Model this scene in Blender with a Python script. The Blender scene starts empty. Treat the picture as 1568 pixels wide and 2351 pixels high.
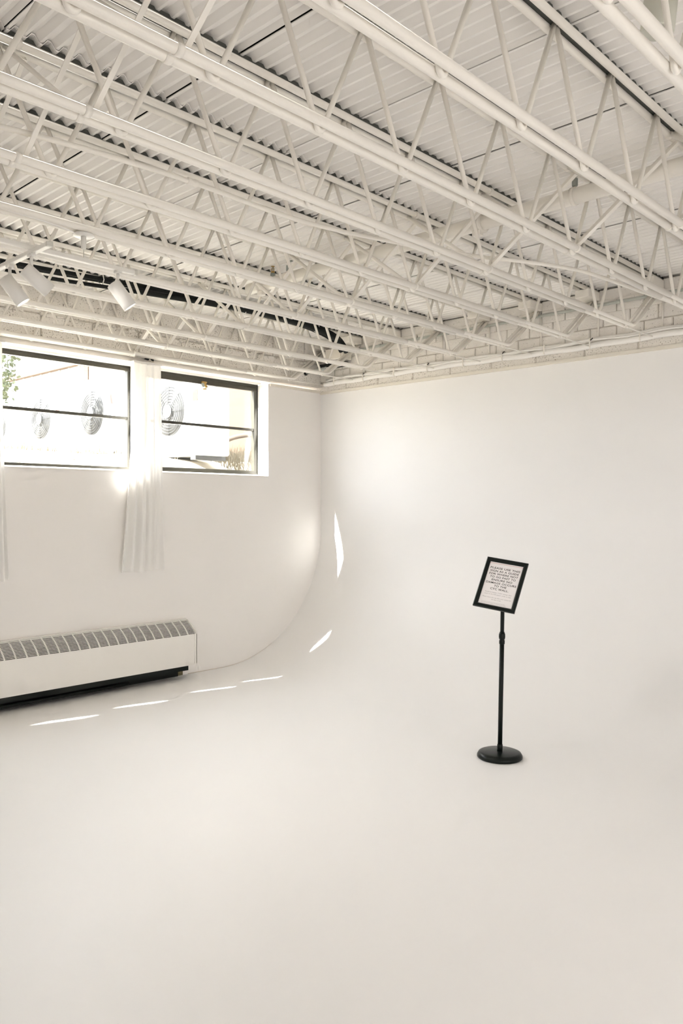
import bpy, math, random
from mathutils import Matrix, Vector

random.seed(11)
# All coordinates below are in drawing units; U turns one drawing unit into metres
# (the concrete blocks of the wall are 0.502 units = 0.406 m long).
U = 0.81
scene = bpy.context.scene
COL = scene.collection

# ------------------------------------------------------------------ camera
F_PX, W_PX, H_PX = 1826.3, 1568.0, 2351.0
YAW, PITCH, ROLL = math.radians(-43.445), math.radians(-0.482), math.radians(0.132)
CAM = Vector((0.0, 0.0, 1.7574))
def cam_axes():
    cy, sy = math.cos(YAW), math.sin(YAW)
    fwd = Vector((sy, cy, 0)); right = Vector((cy, -sy, 0)); up = Vector((0, 0, 1))
    cp, sp = math.cos(PITCH), math.sin(PITCH)
    f2 = fwd * cp + up * sp
    u2 = up * cp - fwd * sp
    cr, sr = math.cos(ROLL), math.sin(ROLL)
    return right * cr + u2 * sr, u2 * cr - right * sr, f2
AX_R, AX_U, AX_F = cam_axes()
cam_data = bpy.data.cameras.new('camera')
cam_data.sensor_fit = 'HORIZONTAL'
cam_data.sensor_width = 36.0
cam_data.lens = F_PX / W_PX * 36.0
cam_data.clip_start = 0.05
cam_data.clip_end = 200
cam = bpy.data.objects.new('camera', cam_data)
COL.objects.link(cam)
mw = Matrix.Identity(4)
for i in range(3):
    mw[i][0], mw[i][1], mw[i][2] = AX_R[i], AX_U[i], -AX_F[i]
    mw[i][3] = CAM[i] * U
cam.matrix_world = mw
scene.camera = cam

# ------------------------------------------------------------------ world, sun, daylight, exposure
world = bpy.data.worlds.new('world')
scene.world = world
world.use_nodes = True
bg = world.node_tree.nodes['Background']
bg.inputs['Color'].default_value = (0.94, 0.955, 1.0, 1)
bg.inputs['Strength'].default_value = 6.2

SUN_DIR = Vector((0.335, 1.20, -1.0)).normalized()
sun_data = bpy.data.lights.new('sun', 'SUN')
sun_data.energy = 24.0
sun_data.angle = math.radians(0.53)
sun_data.color = (1.0, 0.97, 0.92)
sun = bpy.data.objects.new('sun', sun_data)
sun.rotation_euler = SUN_DIR.to_track_quat('-Z', 'Y').to_euler()
sun.location = (-12, -20, 14)
COL.objects.link(sun)

def area_light(name, loc, direction, sx, sy, watts, color):
    d = bpy.data.lights.new(name, 'AREA')
    d.shape = 'RECTANGLE'
    d.size, d.size_y = sx * U, sy * U
    d.energy = watts
    d.color = color
    o = bpy.data.objects.new(name, d)
    o.location = Vector(loc) * U
    o.rotation_euler = Vector(direction).to_track_quat('-Z', 'Y').to_euler()
    COL.objects.link(o)
    return o
for (py_, pw_) in ((5.265, 1.48), (3.595, 1.48)):
    p_ = area_light('window_sky_portal', (-7.12, py_, 2.62), (1, 0, 0), pw_, 1.07, 1.0, (1, 1, 1))
    p_.data.cycles.is_portal = True
# added fill lights before made-up glazing in the rear wall and in the side wall, both behind the camera's field of view
area_light('rear_fill_light', (-1.8, -2.54, 1.35), (0, 1, -0.10), 6.0, 1.8, 5.0, (1.0, 0.96, 0.925))
area_light('side_fill_light', (2.13, 3.3, 1.25), (-1, 0.10, -0.10), 4.6, 1.6, 33.0, (1.0, 0.96, 0.925))

vs = scene.view_settings
vs.view_transform = 'Standard'
vs.look = 'None'
vs.gamma = 1.0
vs.use_curve_mapping = False
vs.exposure = 1.12
scene.cycles.use_denoising = True
scene.cycles.max_bounces = 12
scene.cycles.use_adaptive_sampling = True
scene.cycles.adaptive_threshold = 0.12
scene.cycles.adaptive_min_samples = 16
scene.cycles.diffuse_bounces = 9
scene.cycles.transparent_max_bounces = 16
scene.cycles.caustics_reflective = False
scene.cycles.caustics_refractive = False

# ------------------------------------------------------------------ materials
def new_mat(name):
    m = bpy.data.materials.new(name)
    m.use_nodes = True
    nt = m.node_tree
    return m, nt, nt.nodes['Principled BSDF'], nt.nodes['Material Output']

def paint(name, col, rough=0.6, var=0.03, scale=3.0, bump=0.0, bump_scale=40.0, spec=0.35, metal=0.0, coat=0.0):
    m, nt, b, out = new_mat(name)
    tc = nt.nodes.new('ShaderNodeTexCoord')
    nz = nt.nodes.new('ShaderNodeTexNoise')
    nz.inputs['Scale'].default_value = scale
    nz.inputs['Detail'].default_value = 4
    nt.links.new(tc.outputs['Object'], nz.inputs['Vector'])
    mix = nt.nodes.new('ShaderNodeMix'); mix.data_type = 'RGBA'
    mix.inputs['A'].default_value = (*[max(0, c * (1 - var)) for c in col], 1)
    mix.inputs['B'].default_value = (*[min(1, c * (1 + var)) for c in col], 1)
    nt.links.new(nz.outputs['Fac'], mix.inputs['Factor'])
    nt.links.new(mix.outputs['Result'], b.inputs['Base Color'])
    b.inputs['Roughness'].default_value = rough
    b.inputs['Specular IOR Level'].default_value = spec
    b.inputs['Metallic'].default_value = metal
    b.inputs['Coat Weight'].default_value = coat
    if bump > 0:
        n2 = nt.nodes.new('ShaderNodeTexNoise')
        n2.inputs['Scale'].default_value = bump_scale
        n2.inputs['Detail'].default_value = 6
        nt.links.new(tc.outputs['Object'], n2.inputs['Vector'])
        bp = nt.nodes.new('ShaderNodeBump')
        bp.inputs['Strength'].default_value = bump
        bp.inputs['Distance'].default_value = 0.01
        nt.links.new(n2.outputs['Fac'], bp.inputs['Height'])
        nt.links.new(bp.outputs['Normal'], b.inputs['Normal'])
    return m

def block_mat(name, col, lo=0.40, hi=0.52):
    """painted concrete block: porous face with small open pits"""
    m, nt, b, out = new_mat(name)
    tc = nt.nodes.new('ShaderNodeTexCoord')
    geo = nt.nodes.new('ShaderNodeNewGeometry')
    n1 = nt.nodes.new('ShaderNodeTexNoise'); n1.inputs['Scale'].default_value = 95; n1.inputs['Detail'].default_value = 3
    n2 = nt.nodes.new('ShaderNodeTexNoise'); n2.inputs['Scale'].default_value = 5; n2.inputs['Detail'].default_value = 3
    nt.links.new(geo.outputs['Position'], n1.inputs['Vector'])
    nt.links.new(geo.outputs['Position'], n2.inputs['Vector'])
    mul = nt.nodes.new('ShaderNodeMath'); mul.operation = 'MULTIPLY_ADD'
    mul.inputs[1].default_value = 0.22
    nt.links.new(n2.outputs['Fac'], mul.inputs[0])
    nt.links.new(n1.outputs['Fac'], mul.inputs[2])
    ramp = nt.nodes.new('ShaderNodeValToRGB')
    ramp.color_ramp.elements[0].position = lo
    ramp.color_ramp.elements[0].color = (col[0] * .35, col[1] * .33, col[2] * .30, 1)
    ramp.color_ramp.elements[1].position = hi
    ramp.color_ramp.elements[1].color = (*col, 1)
    nt.links.new(mul.outputs[0], ramp.inputs['Fac'])
    nt.links.new(ramp.outputs['Color'], b.inputs['Base Color'])
    b.inputs['Roughness'].default_value = 0.85
    b.inputs['Specular IOR Level'].default_value = 0.2
    bp = nt.nodes.new('ShaderNodeBump'); bp.inputs['Strength'].default_value = 0.5; bp.inputs['Distance'].default_value = 0.006
    nt.links.new(mul.outputs[0], bp.inputs['Height'])
    nt.links.new(bp.outputs['Normal'], b.inputs['Normal'])
    return m

def wall_paint_mat(name, col):
    """white paint rolled over block work: the courses show as very faint grooves"""
    m = paint(name, col, rough=0.55, var=0.012, scale=1.5)
    nt = m.node_tree
    b = nt.nodes['Principled BSDF']
    geo = nt.nodes.new('ShaderNodeNewGeometry')
    sep = nt.nodes.new('ShaderNodeSeparateXYZ')
    nt.links.new(geo.outputs['Position'], sep.inputs[0])
    comb = nt.nodes.new('ShaderNodeCombineXYZ')
    nt.links.new(sep.outputs['Y'], comb.inputs['X']); nt.links.new(sep.outputs['Z'], comb.inputs['Y'])
    br = nt.nodes.new('ShaderNodeTexBrick')
    br.inputs['Scale'].default_value = 1.0
    br.inputs['Mortar Size'].default_value = 0.004
    br.inputs['Brick Width'].default_value = 0.502 * U
    br.inputs['Row Height'].default_value = 0.25 * U
    br.inputs['Color1'].default_value = (1, 1, 1, 1); br.inputs['Color2'].default_value = (1, 1, 1, 1)
    br.inputs['Mortar'].default_value = (0, 0, 0, 1)
    nt.links.new(comb.outputs[0], br.inputs['Vector'])
    bp = nt.nodes.new('ShaderNodeBump'); bp.inputs['Strength'].default_value = 0.05; bp.inputs['Distance'].default_value = 0.004
    nt.links.new(br.outputs['Color'], bp.inputs['Height'])
    nt.links.new(bp.outputs['Normal'], b.inputs['Normal'])
    return m

CREAM = (0.872, 0.842, 0.785)
WHITE = (0.83, 0.805, 0.765)
M = {}
M['cyc'] = paint('cyc_white_paint', (0.896, 0.890, 0.888), rough=0.42, var=0.012, scale=0.8, spec=0.3)
M['wall'] = wall_paint_mat('wall_white_paint', (0.888, 0.867, 0.848))
M['plain_wall'] = paint('plain_wall_paint', (0.89, 0.875, 0.85), rough=0.6)
M['lintel'] = paint('lintel_white_paint', (0.83, 0.80, 0.76), rough=0.5, bump=0.1)
M['trim'] = paint('trim_paint', (0.78, 0.74, 0.67), rough=0.6, var=0.04, scale=8)
M['block'] = block_mat('painted_block', (0.84, 0.81, 0.765))
M['smooth_block'] = block_mat('smooth_painted_block', (0.86, 0.83, 0.79), 0.36, 0.43)
M['mortar'] = paint('mortar', (0.80, 0.77, 0.72), rough=0.95, var=0.12, scale=30, bump=0.6, bump_scale=60)
M['joist'] = paint('cream_joist_paint', CREAM, rough=0.38, var=0.02, scale=12, spec=0.45)
M['bare_steel_shade'] = paint('unpainted_steel_and_gap_shade', (0.085, 0.090, 0.080), rough=0.7, var=0.3)  # dark tone for gaps: bare steel plus shade put into the colour
M['deck'] = paint('deck_paint', (0.878, 0.858, 0.832), rough=0.5, var=0.02, scale=4)
M['white_metal'] = paint('white_enamel', (0.78, 0.765, 0.73), rough=0.35, spec=0.45)
M['light_grey'] = paint('light_grey_enamel', (0.62, 0.61, 0.56), rough=0.4)
M['can_grey'] = paint('pale_grey_green_enamel', (0.60, 0.60, 0.53), rough=0.45)
M['heater'] = paint('heater_enamel', (0.86, 0.84, 0.805), rough=0.4, var=0.015)
M['black_gap'] = paint('heater_slot_shade_and_dark_recess', (0.012, 0.014, 0.012), rough=0.7)
M['stain'] = paint('heater_stained_wall', (0.22, 0.19, 0.11), rough=0.9, var=0.6, scale=22)
M['black_metal'] = paint('black_powder_coat', (0.006, 0.009, 0.0075), rough=0.30, var=0.1, spec=0.22)
M['paper'] = paint('sign_paper', (0.93, 0.905, 0.91), rough=0.35, var=0.01)
M['ink'] = paint('sign_ink', (0.05, 0.05, 0.055), rough=0.6)
M['grey_ink'] = paint('sign_grey_ink', (0.36, 0.35, 0.36), rough=0.6)
M['faint_ink'] = paint('sign_faint_ink', (0.60, 0.57, 0.58), rough=0.6)
M['red_ink'] = paint('sign_red_ink', (0.62, 0.30, 0.30), rough=0.6)
M['bronze'] = paint('bronze_window_frame', (0.050, 0.047, 0.036), rough=0.35, var=0.2, scale=14, spec=0.5)
M['gasket'] = paint('black_gasket', (0.012, 0.013, 0.012), rough=0.5)
M['brass'] = paint('brass', (0.50, 0.33, 0.12), rough=0.3, metal=0.8, var=0.15, scale=40)
M['steel'] = paint('galvanised_steel', (0.36, 0.39, 0.37), rough=0.4, metal=0.5, var=0.15, scale=20)
M['green_pipe'] = paint('grey_green_conduit', (0.52, 0.54, 0.50), rough=0.4, var=0.1, scale=9)
M['black_foam'] = paint('black_foam_insulation', (0.010, 0.012, 0.011), rough=0.8, var=0.3)
M['purple'] = paint('purple_plastic', (0.06, 0.02, 0.10), rough=0.4)
M['cable'] = paint('white_cable', (0.90, 0.885, 0.86), rough=0.45)
M['crack'] = paint('crack_line', (0.66, 0.58, 0.46), rough=0.9, var=0.3, scale=30)
M['ac_white'] = paint('condenser_enamel', (0.62, 0.62, 0.61), rough=0.4)
M['ac_grille'] = paint('condenser_grille', (0.042, 0.044, 0.046), rough=0.5)
M['ac_void'] = paint('condenser_coil', (0.070, 0.071, 0.072), rough=0.7)
M['siding'] = paint('cream_siding', (0.40, 0.385, 0.36), rough=0.7)
M['brown_trim'] = paint('orange_brown_trim', (0.060, 0.036, 0.022), rough=0.7)
M['red_tag'] = paint('red_label', (0.08, 0.03, 0.025), rough=0.6)
M['soil'] = paint('dry_soil', (0.46, 0.42, 0.35), rough=0.95, var=0.25, scale=5, bump=0.8, bump_scale=12)
M['dry_grass'] = paint('dry_grass', (0.16, 0.14, 0.10), rough=0.8, var=0.2, scale=9)
M['leaf'] = paint('tree_leaf', (0.050, 0.062, 0.030), rough=0.6, var=0.3, scale=6)
M['bark'] = paint('bark', (0.065, 0.05, 0.04), rough=0.9, var=0.3, scale=14)

def glass_mat():
    m, nt, b, out = new_mat('window_glass')
    nt.nodes.remove(b)
    tr = nt.nodes.new('ShaderNodeBsdfTransparent'); tr.inputs['Color'].default_value = (0.97, 0.98, 0.97, 1)
    gl = nt.nodes.new('ShaderNodeBsdfGlossy'); gl.inputs['Roughness'].default_value = 0.02
    mx = nt.nodes.new('ShaderNodeMixShader')
    mx.inputs[0].default_value = 0.05; nt.links.new(tr.outputs[0], mx.inputs[1]); nt.links.new(gl.outputs[0], mx.inputs[2])
    nt.links.new(mx.outputs[0], out.inputs['Surface'])
    return m
def sheer_mat():
    m, nt, b, out = new_mat('sheer_curtain')
    nt.nodes.remove(b)
    df = nt.nodes.new('ShaderNodeBsdfDiffuse'); df.inputs['Color'].default_value = (0.93, 0.92, 0.905, 1)
    tl = nt.nodes.new('ShaderNodeBsdfTranslucent'); tl.inputs['Color'].default_value = (0.93, 0.92, 0.905, 1)
    tr = nt.nodes.new('ShaderNodeBsdfTransparent')
    wv = nt.nodes.new('ShaderNodeTexNoise'); wv.inputs['Scale'].default_value = 60
    m1 = nt.nodes.new('ShaderNodeMixShader'); m1.inputs[0].default_value = 0.10
    m2 = nt.nodes.new('ShaderNodeMixShader'); m2.inputs[0].default_value = 0.04
    nt.links.new(df.outputs[0], m1.inputs[1]); nt.links.new(tl.outputs[0], m1.inputs[2])
    nt.links.new(m1.outputs[0], m2.inputs[1]); nt.links.new(tr.outputs[0], m2.inputs[2])
    nt.links.new(m2.outputs[0], out.inputs['Surface'])
    return m
def lens_mat():
    m, nt, b, out = new_mat('lit_lamp_lens')
    b.inputs['Base Color'].default_value = (0.9, 0.9, 0.88, 1)
    b.inputs['Emission Color'].default_value = (1, 0.97, 0.92, 1)
    b.inputs['Emission Strength'].default_value = 3.0
    return m
M['glass'] = glass_mat(); M['sheer'] = sheer_mat(); M['lens'] = lens_mat()

# ------------------------------------------------------------------ mesh helpers
class MB:
    def __init__(self):
        self.v = []; self.f = []; self.smooth = []
    def add(self, vs_, fs_, smooth=False):
        o = len(self.v)
        self.v += [tuple(p) for p in vs_]
        for f in fs_:
            self.f.append(tuple(i + o for i in f)); self.smooth.append(smooth)
        return self
    def box(self, x0, x1, y0, y1, z0, z1):
        vs_ = [(x, y, z) for z in (z0, z1) for y in (y0, y1) for x in (x0, x1)]
        return self.add(vs_, [(0, 2, 3, 1), (4, 5, 7, 6), (0, 1, 5, 4), (2, 6, 7, 3), (0, 4, 6, 2), (1, 3, 7, 5)])
    def obox(self, c, ax, ay, az, sx, sy, sz, bevel=0.0):
        """box of full sizes sx, sy, sz about c along unit axes, optional chamfer on all edges"""
        c = Vector(c); ax, ay, az = Vector(ax), Vector(ay), Vector(az)
        hx, hy, hz = sx / 2, sy / 2, sz / 2
        if bevel <= 0:
            vs_ = [c + ax * (hx * i) + ay * (hy * j) + az * (hz * k) for k in (-1, 1) for j in (-1, 1) for i in (-1, 1)]
            return self.add(vs_, [(0, 2, 3, 1), (4, 5, 7, 6), (0, 1, 5, 4), (2, 6, 7, 3), (0, 4, 6, 2), (1, 3, 7, 5)])
        b = bevel
        idx = {}; vs_ = []
        for i in (-1, 1):
            for j in (-1, 1):
                for k in (-1, 1):
                    for d in range(3):
                        e = [hx - b, hy - b, hz - b]
                        e[d] += b
                        idx[(i, j, k, d)] = len(vs_)
                        vs_.append(c + ax * (e[0] * i) + ay * (e[1] * j) + az * (e[2] * k))
        fs_ = []
        I = lambda i, j, k, d: idx[(i, j, k, d)]
        for s in (-1, 1):
            fs_.append((I(s, -1, -1, 0), I(s, 1, -1, 0), I(s, 1, 1, 0), I(s, -1, 1, 0)))
            fs_.append((I(-1, s, -1, 1), I(1, s, -1, 1), I(1, s, 1, 1), I(-1, s, 1, 1)))
            fs_.append((I(-1, -1, s, 2), I(1, -1, s, 2), I(1, 1, s, 2), I(-1, 1, s, 2)))
            for t in (-1, 1):
                fs_.append((I(s, t, -1, 0), I(s, t, 1, 0), I(s, t, 1, 1), I(s, t, -1, 1)))
                fs_.append((I(s, -1, t, 0), I(s, 1, t, 0), I(s, 1, t, 2), I(s, -1, t, 2)))
                fs_.append((I(-1, s, t, 1), I(1, s, t, 1), I(1, s, t, 2), I(-1, s, t, 2)))
                for q in (-1, 1):
                    fs_.append((I(s, t, q, 0), I(s, t, q, 1), I(s, t, q, 2)))
        return self.add(vs_, fs_)
    def tube(self, path, r, n=10, caps=True, smooth=True):
        pts = [Vector(p) for p in path]
        rs = r if isinstance(r, (list, tuple)) else [r] * len(pts)
        t0 = (pts[1] - pts[0]).normalized()
        ref = Vector((0, 0, 1)) if abs(t0.z) < 0.9 else Vector((1, 0, 0))
        nrm = (ref - t0 * ref.dot(t0)).normalized()
        vs_ = []; fs_ = []
        for i, p in enumerate(pts):
            if i == 0: t = t0
            elif i == len(pts) - 1: t = (pts[i] - pts[i - 1]).normalized()
            else: t = ((pts[i + 1] - p).normalized() + (p - pts[i - 1]).normalized()).normalized()
            nrm = (nrm - t * nrm.dot(t)).normalized()
            b = t.cross(nrm)
            for k in range(n):
                a = 2 * math.pi * k / n
                vs_.append(p + (nrm * math.cos(a) + b * math.sin(a)) * rs[i])
        for i in range(len(pts) - 1):
            for k in range(n):
                fs_.append((i * n + k, i * n + (k + 1) % n, (i + 1) * n + (k + 1) % n, (i + 1) * n + k))
        self.add(vs_, fs_, smooth)
        if caps:
            o = len(self.v) - len(vs_)
            self.f.append(tuple(o + k for k in reversed(range(n)))); self.smooth.append(False)
            e = o + (len(pts) - 1) * n
            self.f.append(tuple(e + k for k in range(n))); self.smooth.append(False)
        return self
    def lathe(self, c, axis, prof, n=32, smooth=True):
        """prof: list of (radius, height along axis)"""
        c = Vector(c); a = Vector(axis).normalized()
        ref = Vector((0, 0, 1)) if abs(a.z) < 0.9 else Vector((1, 0, 0))
        u = (ref - a * ref.dot(a)).normalized(); w = a.cross(u)
        vs_ = []; fs_ = []
        for (r, h) in prof:
            for k in range(n):
                t = 2 * math.pi * k / n
                vs_.append(c + a * h + (u * math.cos(t) + w * math.sin(t)) * max(r, 1e-4))
        for i in range(len(prof) - 1):
            for k in range(n):
                fs_.append((i * n + k, i * n + (k + 1) % n, (i + 1) * n + (k + 1) % n, (i + 1) * n + k))
        self.add(vs_, fs_, smooth)
        o = len(self.v) - len(vs_)
        self.f.append(tuple(o + k for k in reversed(range(n)))); self.smooth.append(False)
        e = o + (len(prof) - 1) * n
        self.f.append(tuple(e + k for k in range(n))); self.smooth.append(False)
        return self
    def mesh(self, name, mat, origin=(0, 0, 0)):
        ox, oy, oz = origin
        me = bpy.data.meshes.new(name)
        me.from_pydata([((x - ox) * U, (y - oy) * U, (z - oz) * U) for x, y, z in self.v], [], self.f)
        me.polygons.foreach_set('use_smooth', self.smooth)
        me.materials.append(mat)
        me.update()
        return me
    def build(self, name, mat, parent=None, origin=None, **tags):
        """world-space vertices -> object; the origin is the parent's base or the one given"""
        if parent is not None: org = tuple(parent['_o'])
        else: org = origin or (0, 0, 0)
        ob = bpy.data.objects.new(name, self.mesh(name, mat, org))
        COL.objects.link(ob)
        if parent is not None: ob.parent = parent; ob['_o'] = org
        else: ob.location = Vector(org) * U; ob['_o'] = org
        return tag(ob, **tags)

def tag(o, label=None, category=None, group=None, kind=None):
    if label: o['label'] = label
    if category: o['category'] = category
    if group: o['group'] = group
    if kind: o['kind'] = kind
    return o
def thing(name, origin, label=None, category=None, group=None, kind=None):
    o = bpy.data.objects.new(name, None)
    o.empty_display_size = 0.1
    o.location = Vector(origin) * U
    o['_o'] = tuple(float(c) for c in origin)
    COL.objects.link(o)
    return tag(o, label, category, group, kind)
def inst(name, mesh, parent, loc):
    """shared-mesh part at a local position"""
    o = bpy.data.objects.new(name, mesh)
    COL.objects.link(o)
    o.parent = parent
    o.location = Vector(loc) * U
    return o
ORD = ['first', 'second', 'third', 'fourth', 'fifth', 'sixth', 'seventh', 'eighth', 'ninth', 'tenth', 'eleventh', 'twelfth', 'thirteenth', 'fourteenth', 'fifteenth', 'sixteenth']

# ------------------------------------------------------------------ the room shell
XW, YW = -6.838, 6.856            # inner faces of the window wall and of the back wall
X_RIGHT, Y_REAR = 2.2, -2.6
Z_TRIM = 3.13                     # top of the smooth painted walls
Z_DECK = 3.722
COVE = 1.5
XF = XW - 0.20                    # plane of the window frames
Z_SILL, Z_HEAD = 2.085, 3.157
# openings as (y0, y1, sill, head, frame plane), nearest the corner first; the two large ones are in the picture,
# four narrow casements follow towards the camera
WIN = [(4.40, 6.005, Z_SILL, Z_HEAD, XW - 0.20), (2.855, 4.335, Z_SILL, Z_HEAD, XW - 0.20)]
for (a, b) in ((2.27, 2.67), (1.65, 2.03), (0.84, 1.25), (0.11, 0.56)):
    WIN.append((a, b, Z_SILL, 2.76, XW - 0.055))


MB().box(XW - 0.26, X_RIGHT + 0.2, Y_REAR - 0.2, YW - COVE, -0.15, 0.0).build('floor', M['cyc'], label='seamless white painted studio floor', kind='structure')

# the back wall sweeps down into the floor
mb = MB()
prof = []
NA = 48
for i in range(NA + 1):
    a = math.pi / 2 * i / NA
    prof.append((YW - COVE + COVE * math.sin(a), COVE - COVE * math.cos(a)))
prof.append((YW, 3.125))
vs_ = []
xs = [XW - 0.26, X_RIGHT + 0.2]
for x in xs:
    for (y, z) in prof: vs_.append((x, y, z))
n = len(prof)
fs_ = [(i + 1, i, n + i, n + i + 1) for i in range(n - 1)]
mb.add(vs_, fs_, True)
# back and underside so that the wall is a solid
vb = []
for x in xs:
    vb += [(x, YW - COVE, -0.15), (x, YW + 0.3, -0.15), (x, YW + 0.3, 3.125), (x, YW, 3.125), (x, YW - COVE, 0.0)]
mb.add(vb, [(0, 1, 6, 5), (1, 2, 7, 6), (2, 3, 8, 7)])
mb.build('wall_back', M['cyc'], label='white cyclorama wall curving down into the floor', kind='structure')

# window wall, built of bands and piers around the openings
XO = XW - 0.26
XT = XW - 0.075                   # outer face of the thin infill around the narrow casements
mb = MB()
mb.box(XO, XW, Y_REAR - 0.2, YW + 0.3, -0.15, Z_SILL)
mb.box(XO, XW, WIN[0][1], YW + 0.3, Z_SILL, Z_HEAD - 0.02)
for i in range(len(WIN)):
    a, b, zs, zh, xf = WIN[i]
    prev = WIN[i + 1][1] if i + 1 < len(WIN) else Y_REAR - 0.2
    thin = 2 <= i <= 5 or i == 1
    mb.box(XW - 0.21 if i == 1 else XT if thin else XO, XW, prev, a, Z_SILL, Z_HEAD)
    if zh < Z_HEAD: mb.box(XT, XW, a, b, zh, Z_HEAD)
wall_left = mb.build('wall_left', M['wall'], label='white painted wall with the row of high windows', kind='structure')
for (a, b, zs, zh, xf) in WIN[:2]:
    s = MB()
    s.add([(XF - 0.04, a, Z_SILL + 0.03), (XW + 0.004, a, Z_SILL + 0.002), (XW + 0.004, b, Z_SILL + 0.002), (XF - 0.04, b, Z_SILL + 0.03),
           (XF - 0.04, a, Z_SILL - 0.01), (XW + 0.004, a, Z_SILL - 0.012), (XW + 0.004, b, Z_SILL - 0.012), (XF - 0.04, b, Z_SILL - 0.01)],
          [(0, 1, 2, 3), (1, 5, 6, 2), (0, 4, 5, 1), (3, 2, 6, 7)])
    s.build('window_sill', M['lintel'], wall_left)
# lintel courses above the openings: two stepped flanges
lt = MB()
lt.box(XO, XW - 0.012, Y_REAR - 0.2, WIN[0][1] + 0.02, Z_HEAD, 3.20)
lt.box(XW - 0.012, XW + 0.012, Y_REAR - 0.2, WIN[0][1] + 0.02, Z_HEAD, Z_HEAD + 0.016)
lt.box(XF + 0.02, XF + 0.075, Y_REAR, WIN[0][1], Z_HEAD - 0.016, Z_HEAD + 0.001)
lt.build('lintel', M['lintel'], wall_left)

# block work above: backing plus single blocks
def chamfer_block(depth_axis, sx, sy, sz, c):
    """face block: front inset by a chamfer, front faces +X (axis 0) or -Y (axis 1)"""
    m = MB()
    if depth_axis == 0: m.obox(c, (1, 0, 0), (0, 1, 0), (0, 0, 1), sx, sy, sz, 0.007)
    else: m.obox(c, (1, 0, 0), (0, 1, 0), (0, 0, 1), sx, sy, sz, 0.007)
    return m
MB().box(XO, XW - 0.02, Y_REAR - 0.2, YW + 0.3, 3.18, 3.80).build('mortar_bed', M['mortar'], wall_left)
BL, BH = 0.502, 0.25
wb_full = chamfer_block(0, 0.05, BL - 0.012, BH - 0.012, (0, 0, 0)).mesh('concrete_block', M['block'])
for (z0, off) in ((3.21, 3.317), (3.46, 3.062)):
    for i in range(-9, 9):
        yc = off + BL * (i + 0.5)
        if yc - BL / 2 < -1.5 or yc + BL / 2 > YW + 0.05: continue
        inst('concrete_block', wb_full, wall_left, (XW - 0.022 + random.uniform(-0.005, 0.004), yc, z0 + BH / 2))
wb_end = chamfer_block(0, 0.05, 0.30, BH - 0.012, (0, 0, 0)).mesh('concrete_block_end', M['block'])
inst('concrete_block', wb_end, wall_left, (XW - 0.022, 6.70, 3.21 + BH / 2))
inst('concrete_block', wb_end, wall_left, (XW - 0.022, 6.73, 3.46 + BH / 2))
# squeezed-out mortar along the middle course joint
sq = MB()
yy = 1.8
while yy < 6.6:
    L = random.uniform(0.03, 0.10)
    if random.random() < 0.7:
        zc = 3.455 + random.uniform(-0.025, 0.012)
        sq.obox((XW + 0.006, yy, zc), (1, 0, 0), Vector((0, 1, random.uniform(-.4, .4))).normalized(), Vector((0, random.uniform(-.4, .4), 1)).normalized(),
                random.uniform(0.012, 0.03), L, random.uniform(0.012, 0.034), 0.004)
    yy += L * random.uniform(0.7, 1.5)
sq.build('mortar_squeeze', M['block'], wall_left, kind='stuff')

wall_back = bpy.data.objects['wall_back']
MB().box(XW - 0.26, X_RIGHT + 0.2, YW + 0.02, YW + 0.3, 3.10, 3.66).box(XW - 0.26, X_RIGHT + 0.2, YW + 0.16, YW + 0.3, 3.66, 3.82).build('mortar_bed', M['mortar'], wall_back)
bb_low = chamfer_block(1, BL - 0.012, 0.05, 0.120, (0, 0, 0)).mesh('rough_block', M['block'])
x = XW - 0.10
while x < 2.2:
    inst('rough_block', bb_low, wall_back, (x + BL / 2, YW + 0.030 + random.uniform(-.003, .003), 3.185)); x += BL
bb = chamfer_block(1, 0.25 - 0.009, 0.05, 0.121, (0, 0, 0)).mesh('small_block', M['smooth_block'])
for r, z in enumerate((3.312, 3.440, 3.560)):
    x = XW - 0.03 - 0.125 * (r % 2)
    while x < 0.9:
        inst('small_block', bb, wall_back, (x + 0.125, YW + 0.024 + random.uniform(-.003, .003), z)); x += 0.25
bt = chamfer_block(1, BL - 0.02, 0.10, 0.115, (0, 0, 0)).mesh('parapet_block', M['smooth_block'])
for k in range(0, 14):
    xx = (-11.762 + k + 0.5) * 0.58
    inst('parapet_block', bt, wall_back, (xx, YW + 0.065 + random.uniform(-.006, .006), 3.655))
# trim ledges at the top of the smooth walls
MB().box(XW, X_RIGHT, YW + 0.010, YW + 0.03, 3.585, 3.602).build('wall_top_shade_gap', M['bare_steel_shade'], wall_back)  # dark strip standing in for the shadow gap under the parapet blocks
t1 = MB().box(XW - 0.02, X_RIGHT, YW - 0.022, YW + 0.05, 3.098, 3.128).build('trim_1', M['trim'], label='thin painted ledge along the top of the back wall', kind='structure')
t2 = MB().box(XW - 0.03, XW + 0.020, WIN[0][1] + 0.02, YW - 0.02, 3.112, 3.142).build('trim_2', M['trim'], label='short painted ledge between the window and the corner', kind='structure')
# rest of the shell, behind and beside the camera
mb = MB()
ZR = 3.85
mb.box(XO, X_RIGHT + 0.2, Y_REAR - 0.2, Y_REAR, -0.15, ZR)
mb.build('wall_rear', M['plain_wall'], label='plain white rear wall', kind='structure')
MB().box(X_RIGHT, X_RIGHT + 0.2, Y_REAR, YW, -0.15, ZR).build('wall_right', M['plain_wall'], label='plain white side wall', kind='structure')

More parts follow.
